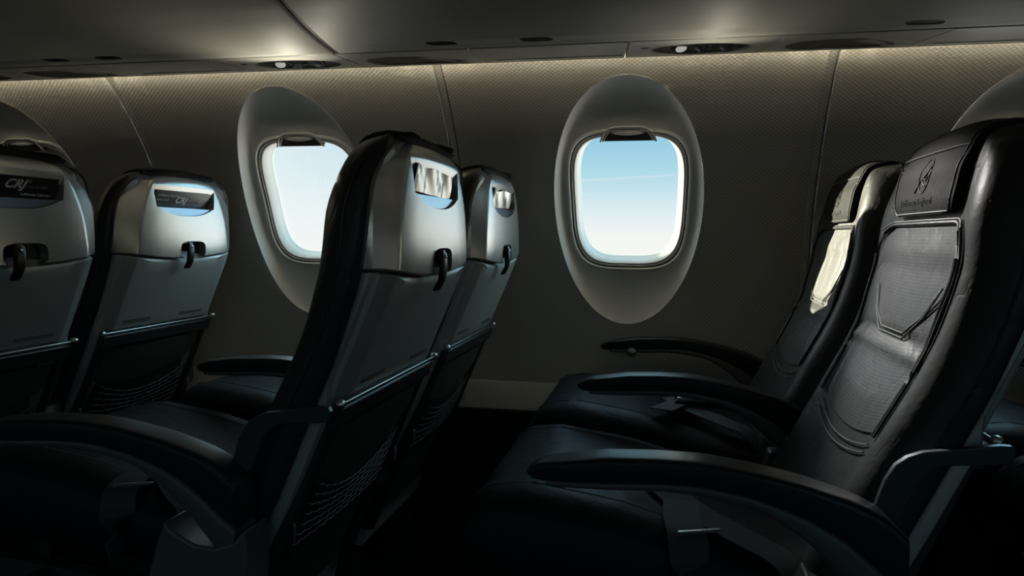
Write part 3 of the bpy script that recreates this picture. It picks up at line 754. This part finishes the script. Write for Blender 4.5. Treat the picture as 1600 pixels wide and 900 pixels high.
    for k in range(NXC + 1):
        t = k/NXC; x = -0.262 + t*0.47
        top = lerp([(-0.262, -0.385), (-0.25, -0.358), (-0.225, -0.340), (-0.17, -0.333), (-0.05, -0.350), (0.08, -0.385), (0.208, -0.40)], x)
        bot = lerp([(-0.262, -0.42), (-0.245, -0.450), (-0.2, -0.468), (0.208, -0.490)], x)
        w = lerp([(-0.262, 0.198), (-0.24, 0.210), (-0.2, 0.215), (0.208, 0.215)], x)
        ring = []
        for i in range(28):
            a, b = superell(2*pi*i/28, w, 0.5, 5); z = bot + (top - bot)*(b + 0.5)
            if b > 0: z += 0.006*math.exp(-((abs(a) - 0.17)/0.03)**2)
            ring.append((x, a, z))
        rings.append(ring)
    cu = loft('seat_cushion', rings, M['cushion'], root, ang=60)
    for s in (-1, 1):
        bm = bmesh.new(); add_tube(bm, [(x, s*0.150, lerp([(-0.25, -0.358), (-0.225, -0.341), (-0.17, -0.334), (-0.05, -0.351), (0.08, -0.386), (0.15, -0.393)], x) + 0.003) for x in [-0.245 + 0.02*k for k in range(19)]], 0.0012, 6)
        link('cushion_stitching', bm, M['stitch'], cu)
    # --- substructure
    bm = bmesh.new()
    for x in (-0.12, 0.10): add_tube(bm, [(x, -0.235, -0.53), (x, 0.235, -0.53)], 0.022, 12)
    for y in (-0.17, 0.17): add_prism(bm, [(-0.22, -0.50), (0.20, -0.53), (0.20, -0.56), (-0.20, -0.55)], y - 0.012, y + 0.012, 'y')
    link('seat_frame', bm, M['darkp'], root)
    for y in (-0.17, 0.17):
        prism('leg', [(-0.14, -0.55), (-0.09, -0.55), (-0.02, -H + 0.03), (0.12, -H + 0.03), (0.10, -0.55), (0.15, -0.55), (0.17, -H + 0.02), (0.17, -H), (-0.18, -H), (-0.18, -H + 0.02)], y - 0.014, y + 0.014, M['darkp'], root, 'y')
    # --- arms
    def arm(yc, hw_, joint, button=False):
        ar = empty('armrest', (0, yc, 0)); ar.parent = root
        T = [(-0.153, -0.2755), (-0.147, -0.270), (-0.135, -0.264), (-0.06, -0.2525), (0.0, -0.250), (0.05, -0.2505), (0.10, -0.257), (0.154, -0.267), (0.20, -0.280), (0.235, -0.293), (0.262, -0.318)]
        B = [(-0.153, -0.2800), (-0.147, -0.285), (-0.135, -0.287), (-0.06, -0.2845), (0.0, -0.2805), (0.05, -0.2810), (0.10, -0.289), (0.154, -0.305), (0.20, -0.330), (0.235, -0.360), (0.262, -0.380)]
        xs = sorted(set([-0.153, -0.150, -0.146, -0.140, -0.13, -0.12] + [-0.10 + 0.02*k for k in range(18)] + [0.262]))
        def rg(x, t, b, w):
            return [(x, a, (t + b)/2 + (t - b)*q) for a, q in [superell(2*pi*i/28, w, 0.5, 5.5) for i in range(28)]]
        def wid(x): return hw_*(min(1, 0.35 + 0.65*math.sqrt(max(0, min(1, (x + 0.155)/0.045)))))
        pad = loft('arm_pad', [rg(x, lerp(T, x), lerp(B, x), wid(x)) for x in xs], M['armp'], ar, ang=60)
        # lighter trim band along the underside, thickening towards the pivot
        xs2 = [x for x in xs if x >= -0.13]
        lo = loft('arm_trim', [rg(x, lerp(B, x) + 0.004, lerp(B, x) - lerp([(-0.13, 0.004), (0.0, 0.006), (0.12, 0.010), (0.19, 0.034), (0.235, 0.048), (0.262, 0.05)], x), wid(x)*1.03) for x in xs2], M['armt'], ar, ang=60)
        if button:
            bm = bmesh.new(); bx = -0.075
            add_tube(bm, [(bx, -hw_ + 0.002, -0.288), (bx, -hw_ - 0.004, -0.288), (bx, -hw_ - 0.007, -0.288)], [0.012, 0.011, 0.007], 16); link('recline_button', bm, M['chrome'], ar)
        if joint:
            prism('side_panel', [(0.150, -0.405), (0.163, -0.372), (0.172, -0.384), (0.205, -0.400), (0.235, -0.402), (0.262, -0.392), (0.276, -0.376), (0.282, -0.40), (0.268, -0.62), (0.10, -0.62), (0.125, -0.50)], -hw_*1.12, hw_*1.12, M['armt'], ar, 'y', 0.004)
        else:
            prism('side_panel', [(0.19, -0.38), (0.262, -0.37), (0.25, -0.50), (0.16, -0.50)], -hw_*0.8, hw_*0.8, M['darkp'], ar, 'y', 0.004)
        return ar
    if aisle:
        ar = arm(-0.262, 0.026, True)
        prism('arm_bracket', [(0.236, -0.300), (0.246, -0.268), (0.256, -0.250), (0.268, -0.240), (0.284, -0.2335), (0.36, -0.2215), (0.372, -0.2215), (0.376, -0.228), (0.371, -0.2405), (0.362, -0.2425), (0.305, -0.2475), (0.292, -0.2535), (0.282, -0.264), (0.262, -0.312), (0.245, -0.315)], -0.012, -0.002, M['bracket'], ar, 'y', 0.0012)
        kids_ = [c for c in bpy.data.objects if c.name.startswith('arm_bracket') and c.parent == ar]
        for c in kids_: c.location.y = 0.026
        ar2 = arm((YW - YA)/2, 0.026, False)
    else:
        arm(0.252, 0.022, False, True)
    # --- belt
    def ribbon(name, pts, w, m, par, wdir=None):
        P_ = catmull(pts, 6); bm = bmesh.new(); rings = []
        for i, p in enumerate(P_):
            d = (P_[min(i+1, len(P_)-1)] - P_[max(i-1, 0)]).normalized(); up = Vector((0, 0, 1)) if wdir is None else Vector(wdir)
            s = d.cross(up).normalized(); n = s.cross(d).normalized()
            rings.append([tuple(p + s*(w/2)*a + n*0.0010*b) for a, b in ((-1, -1), (1, -1), (1, 1), (-1, 1))])
        add_rings(bm, rings); return link(name, bm, m, par, ang=30)
    if aisle:
        bl = ribbon('seat_belt', [(0.175, -0.225, -0.425), (0.15, -0.205, -0.388), (0.10, -0.17, -0.374), (0.04, -0.11, -0.364), (0.0, -0.05, -0.353)], 0.048, M['web'], root)
        b2 = ribbon('belt_tail', [(0.03, -0.10, -0.360), (0.03, -0.16, -0.360), (0.035, -0.205, -0.366), (0.038, -0.2205, -0.39), (0.04, -0.2215, -0.43), (0.042, -0.2215, -0.455)], 0.048, M['web'], bl)
        bm = bmesh.new(); add_prism(bm, [(0.025, -0.213), (0.075, -0.193), (0.0735, -0.1895), (0.0235, -0.2095)], -0.363, -0.3595, 'z'); link('belt_buckle', bm, M['chrome'], bl)
    else:
        bl = ribbon('seat_belt', [(0.195, -0.18, -0.420), (0.165, -0.17, -0.375), (0.12, -0.14, -0.362), (0.06, -0.08, -0.352), (0.02, -0.02, -0.344)], 0.048, M['web'], root)
        b2 = ribbon('belt_tail', [(0.19, 0.19, -0.42), (0.15, 0.17, -0.378), (0.08, 0.10, -0.362), (0.05, -0.01, -0.352), (0.02, -0.10, -0.344), (0.0, -0.16, -0.340)], 0.048, M['web'], bl)
        bm = bmesh.new(); rg = []
        for x, t in ((0.028, 0.004), (0.034, 0.012), (0.06, 0.016), (0.085, 0.014), (0.092, 0.005)):
            rg.append([(x, -0.045 + a, -0.343 + t*(b + 0.5)) for a, b in [superell(2*pi*i/16, 0.028, 0.5, 5) for i in range(16)]])
        add_rings(bm, rg); link('belt_buckle', bm, M['chrome'], bl)
    return root

proto_a = build_seat(True); proto_w = build_seat(False)
GRP_A, GRP_W = 'aisle side aircraft seats', 'window side aircraft seats'
def put(o, row, label, group, dx=0.0, tilt=0.0):
    o.location.x = row*SP + dx; tag(o, label, 'aircraft seat', group); return o
seats = {}
seats['3a'] = put(proto_a, 0, 'black leather aisle seat at right facing left, its perforated backrest front seen', GRP_A)
seats['3w'] = put(proto_w, 0, 'black leather window seat with a bright patch of sunlight on its headrest', GRP_W)
seats['2a'] = put(copy_tree(proto_a), -1, 'aisle seat in the middle with silver back shell holding a crumpled shiny leaflet', GRP_A)
seats['2w'] = put(copy_tree(proto_w), -1, 'window seat half hidden behind the middle aisle seat, silver back shell', GRP_W, -0.005)
seats['1a'] = put(copy_tree(proto_a), -2, 'seat cut by the left photo edge, dim silver shell with black card in slot', GRP_A, 0.010)
seats['1w'] = put(copy_tree(proto_w), -2, 'window seat with pale silver shell and CRJ card, right of the leftmost seat', GRP_W, -0.010)
seats['4a'] = put(copy_tree(proto_a), 1, 'aisle seat at the lower right edge, only its dark cushion and armrest showing', GRP_A)
seats['4w'] = put(copy_tree(proto_w), 1, 'window seat hidden behind the large right aisle seat', GRP_W)

# ------------------------------------------------------------------ leaflets in the slots
def card_plate(name, cx, cy, m, w, z0, z1, tilt, wav, label, nu=24, roll=0.0, base=0.424):
    root_loc = Vector((cx, cy, 0))
    def f(u, v, t):
        z = z0 + v*(z1 - z0) + wav*0.004*sin(u*5 + 1)*v + u*w*roll; y = u*w
        x = base + v*tilt + wav*0.0035*sin(u*7 + v*3)*(0.3 + v) + (0.0015 if t == 0 else 0)
        return (x, y, z)
    o = patch(name, f, nu, 8, 0, m, None, ang=50); o.location = root_loc
    return o
def crj(o, scale, y0, z0, small, mirrorless=True, tilt=0.015, left=None):
    # lettering runs towards +y on the aft face of the card
    def pl(yy, zz):
        def g(x, y, z):
            Y, Z = yy + x*1.28, zz + y
            v = (Z - 0.0605)/0.038
            return Vector((0.424 + v*tilt + 0.0020 + z, Y, Z + H))
        return g
    bm = bmesh.new(); text_bm(bm, 'CRJ', scale, pl(y0, z0), 0.35, 0.0005, 1.05); link('title', bm, M['ink'], o, smooth=False)
    bm = bmesh.new()
    for s, dy, dz, sz in small: text_bm(bm, s, sz, pl(y0 + dy, z0 + dz), 0.1)
    link('small_print', bm, M['ink2'], o, smooth=False)
    bm = bmesh.new()
    for s, yy, zz, sz in (left or []): text_bm(bm, s, sz, pl(yy, zz), 0.0)
    if left: link('airline_name', bm, M['ink'], o, smooth=False)
c1 = card_plate('safety_card', -2*SP - 0.010, YW, M['cardk'], 0.104, 0.0605, 0.0985, 0.015, 0, '')
tag(c1, 'dark safety card lettered CRJ in the slot of the pale window seat shell', 'card', 'dark safety cards')
crj(c1, 0.0205, -0.030, 0.0715, [('CRJ 200', 0.024, 0.010, 0.0080), ('SAFETY ON BOARD', 0.024, 0.001, 0.0062)], left=[('Lufthansa CityLine', -0.096, 0.0850, 0.0080), ('Safety Card', -0.096, 0.0750, 0.0070)])
c2 = card_plate('safety_card', -2*SP + 0.010, YA, M['cardk'], 0.108, 0.0605, 0.0985, 0.015, 0, '')
tag(c2, 'black safety card lettered CRJ in the leftmost seat shell at the photo edge', 'card', 'dark safety cards')
crj(c2, 0.0215, -0.010, 0.0775, [('CRJ 200', 0.022, 0.010, 0.0080), ('SAFETY ON BOARD', 0.022, 0.001, 0.0066)], left=[('Lufthansa CityLine', 0.030, 0.0650, 0.0070)])
c3 = card_plate('leaflet', -SP, YA, M['foil'], 0.090, 0.0610, 0.0995, 0.0065, 0.5, '', roll=-0.03, base=0.4325)
tag(c3, 'shiny crumpled leaflet in the slot of the middle aisle seat shell', 'leaflet', 'crumpled leaflets')
c4 = card_plate('leaflet', -SP - 0.005, YW, M['foil'], 0.090, 0.0610, 0.0985, 0.0065, 0.7, '', roll=0.02, base=0.4322)
tag(c4, 'wrinkled grey leaflet in the slot of the half hidden window seat shell', 'leaflet', 'crumpled leaflets')

for o in (c3, c4):             # dark folded spine along one edge of each leaflet
    def spine(u, v, t): return (0.4330 + v*0.0065 + (0.0022 if t == 0 else -0.001), -0.092 + 0.006*u + 0.004*v, 0.0640 + v*0.037)
    link_o = patch('dark_spine', spine, 4, 6, 0, M['blackp'], o)
# ------------------------------------------------------------------ daylight
w = bpy.data.worlds.new('sky'); bpy.context.scene.world = w; w.use_nodes = True; nt = w.node_tree; nt.nodes.clear()
class WM: node_tree = nt
W = WM()
out = N(W, 'ShaderNodeOutputWorld'); bg = N(W, 'ShaderNodeBackground'); L(W, bg.outputs[0], out.inputs[0])
tc = N(W, 'ShaderNodeTexCoord'); sp = N(W, 'ShaderNodeSeparateXYZ'); L(W, tc.outputs['Generated'], sp.inputs[0])
X, Y, Z = sp.outputs
mr = N(W, 'ShaderNodeMapRange'); L(W, Z, mr.inputs[0]); mr.inputs[1].default_value = -0.06; mr.inputs[2].default_value = 0.14
cr = N(W, 'ShaderNodeValToRGB'); L(W, mr.outputs[0], cr.inputs[0])
els = cr.color_ramp.elements
els[0].position = 0.10; els[0].color = (1.0, 1.0, 0.945, 1)
els[1].position = 0.93; els[1].color = (0.33, 0.645, 0.83, 1)
for p, c in ((0.30, (0.97, 0.985, 0.96)), (0.47, (0.78, 0.91, 0.95)), (0.70, (0.48, 0.76, 0.87))):
    e = els.new(p); e.color = (*c, 1)
# forward sky is hazier and whiter than the sky abeam
haze = N(W, 'ShaderNodeMapRange'); L(W, X, haze.inputs[0]); haze.inputs[1].default_value = -0.15; haze.inputs[2].default_value = -0.5
haze.inputs[3].default_value = 0.0; haze.inputs[4].default_value = 0.75
mx = N(W, 'ShaderNodeMix', data_type='RGBA'); L(W, haze.outputs[0], mx.inputs[0]); L(W, cr.outputs[0], mx.inputs[6]); mx.inputs[7].default_value = (0.95, 0.985, 0.985, 1)
# thin contrail
ln = math2(W, 'SUBTRACT', Z, math2(W, 'ADD', math2(W, 'MULTIPLY', X, 0.06), 0.079))
g = math2(W, 'POWER', 2.718, math2(W, 'MULTIPLY', math2(W, 'MULTIPLY', ln, ln), -1/(2*0.0010**2)))
mx2 = N(W, 'ShaderNodeMix', data_type='RGBA'); L(W, math2(W, 'MULTIPLY', g, 0.28), mx2.inputs[0]); L(W, mx.outputs[2], mx2.inputs[6]); mx2.inputs[7].default_value = (0.95, 0.97, 0.97, 1)
# unseen high and aft sky boosted, far side dimmed, added to light the cabin
ghi = N(W, 'ShaderNodeMapRange'); L(W, Z, ghi.inputs[0]); ghi.inputs[1].default_value = 0.14; ghi.inputs[2].default_value = 0.40; ghi.inputs[3].default_value = 0.0; ghi.inputs[4].default_value = 2.0
gaf = N(W, 'ShaderNodeMapRange'); L(W, X, gaf.inputs[0]); gaf.inputs[1].default_value = 0.10; gaf.inputs[2].default_value = 0.35; gaf.inputs[3].default_value = 0.0; gaf.inputs[4].default_value = 2.0
gop = N(W, 'ShaderNodeMapRange'); L(W, Y, gop.inputs[0]); gop.inputs[1].default_value = -0.05; gop.inputs[2].default_value = -0.2; gop.inputs[3].default_value = 0.0; gop.inputs[4].default_value = -0.6
st = math2(W, 'ADD', gop.outputs[0], math2(W, 'ADD', ghi.outputs[0], math2(W, 'ADD', gaf.outputs[0], 1.0)))
L(W, mx2.outputs[2], bg.inputs[0]); L(W, st, bg.inputs[1])
w.cycles.sampling_method = 'MANUAL'; w.cycles.sample_map_resolution = 1024

# reading light burning over the right-hand row
rd = bpy.data.lights.new('reading_lamp', 'SPOT'); rd.energy = 44; rd.spot_size = math.radians(39); rd.spot_blend = 1.0; rd.shadow_soft_size = 0.012; rd.color = (1.0, 0.97, 0.92)
ro = bpy.data.objects.new('reading_lamp', rd); C.objects.link(ro); ro.location = V((0.018, 1.550, 0.358))
ro.rotation_euler = (Vector((0.335, 1.06, -0.11)) - Vector((0.018, 1.550, 0.358))).to_track_quat('-Z', 'Y').to_euler()

# spots added in mid-air below the panels, imitating lamp spill on the bins
for k, e in ((-1, 1.25), (0, 0.50), (1, 0.55)):
    sl = bpy.data.lights.new('added_bin_glow', 'SPOT'); sl.energy = e; sl.spot_size = math.radians(125); sl.spot_blend = 1.0; sl.shadow_soft_size = 0.02; sl.color = (1.0, 0.93, 0.76)
    lo = bpy.data.objects.new('added_bin_glow', sl); C.objects.link(lo); lo.location = V((0.085 + k*0.865, 1.515, 0.262))
    lo.rotation_euler = Vector((0, -0.9, 1)).to_track_quat('-Z', 'Y').to_euler()

sun = bpy.data.lights.new('sun', 'SUN'); sun.energy = 15; sun.angle = math.radians(0.55); sun.color = (1.0, 0.94, 0.72)
so = bpy.data.objects.new('sun', sun); C.objects.link(so); so.location = (-3, 4.5, 2)
so.rotation_euler = Vector((0.76, -0.66, -0.178)).to_track_quat('-Z', 'Y').to_euler()

# ------------------------------------------------------------------ camera
cam = bpy.data.cameras.new('camera'); cam.sensor_width = 36; cam.lens = 1174.5/1600*36; cam.clip_start = 0.02
co = bpy.data.objects.new('camera', cam); C.objects.link(co); bpy.context.scene.camera = co
yaw, pit, rol = 0.1994, 0.0698, 0.0086
fw = Vector((-sin(yaw)*cos(pit), cos(yaw)*cos(pit), -sin(pit))); r0 = Vector((cos(yaw), sin(yaw), 0)); u0 = r0.cross(fw)
r = r0*cos(rol) + u0*sin(rol); u = -r0*sin(rol) + u0*cos(rol)
co.matrix_world = Matrix(((r.x, u.x, -fw.x, 0), (r.y, u.y, -fw.y, 0), (r.z, u.z, -fw.z, H), (0, 0, 0, 1)))
sc = bpy.context.scene
sc.view_settings.view_transform = 'Standard'; sc.view_settings.look = 'None'; sc.view_settings.exposure = 0.0; sc.view_settings.gamma = 1.0
sc.view_settings.use_curve_mapping = False
sc.cycles.max_bounces = 8; sc.cycles.diffuse_bounces = 5; sc.cycles.glossy_bounces = 5; sc.cycles.transparent_max_bounces = 12
sc.cycles.use_denoising = True
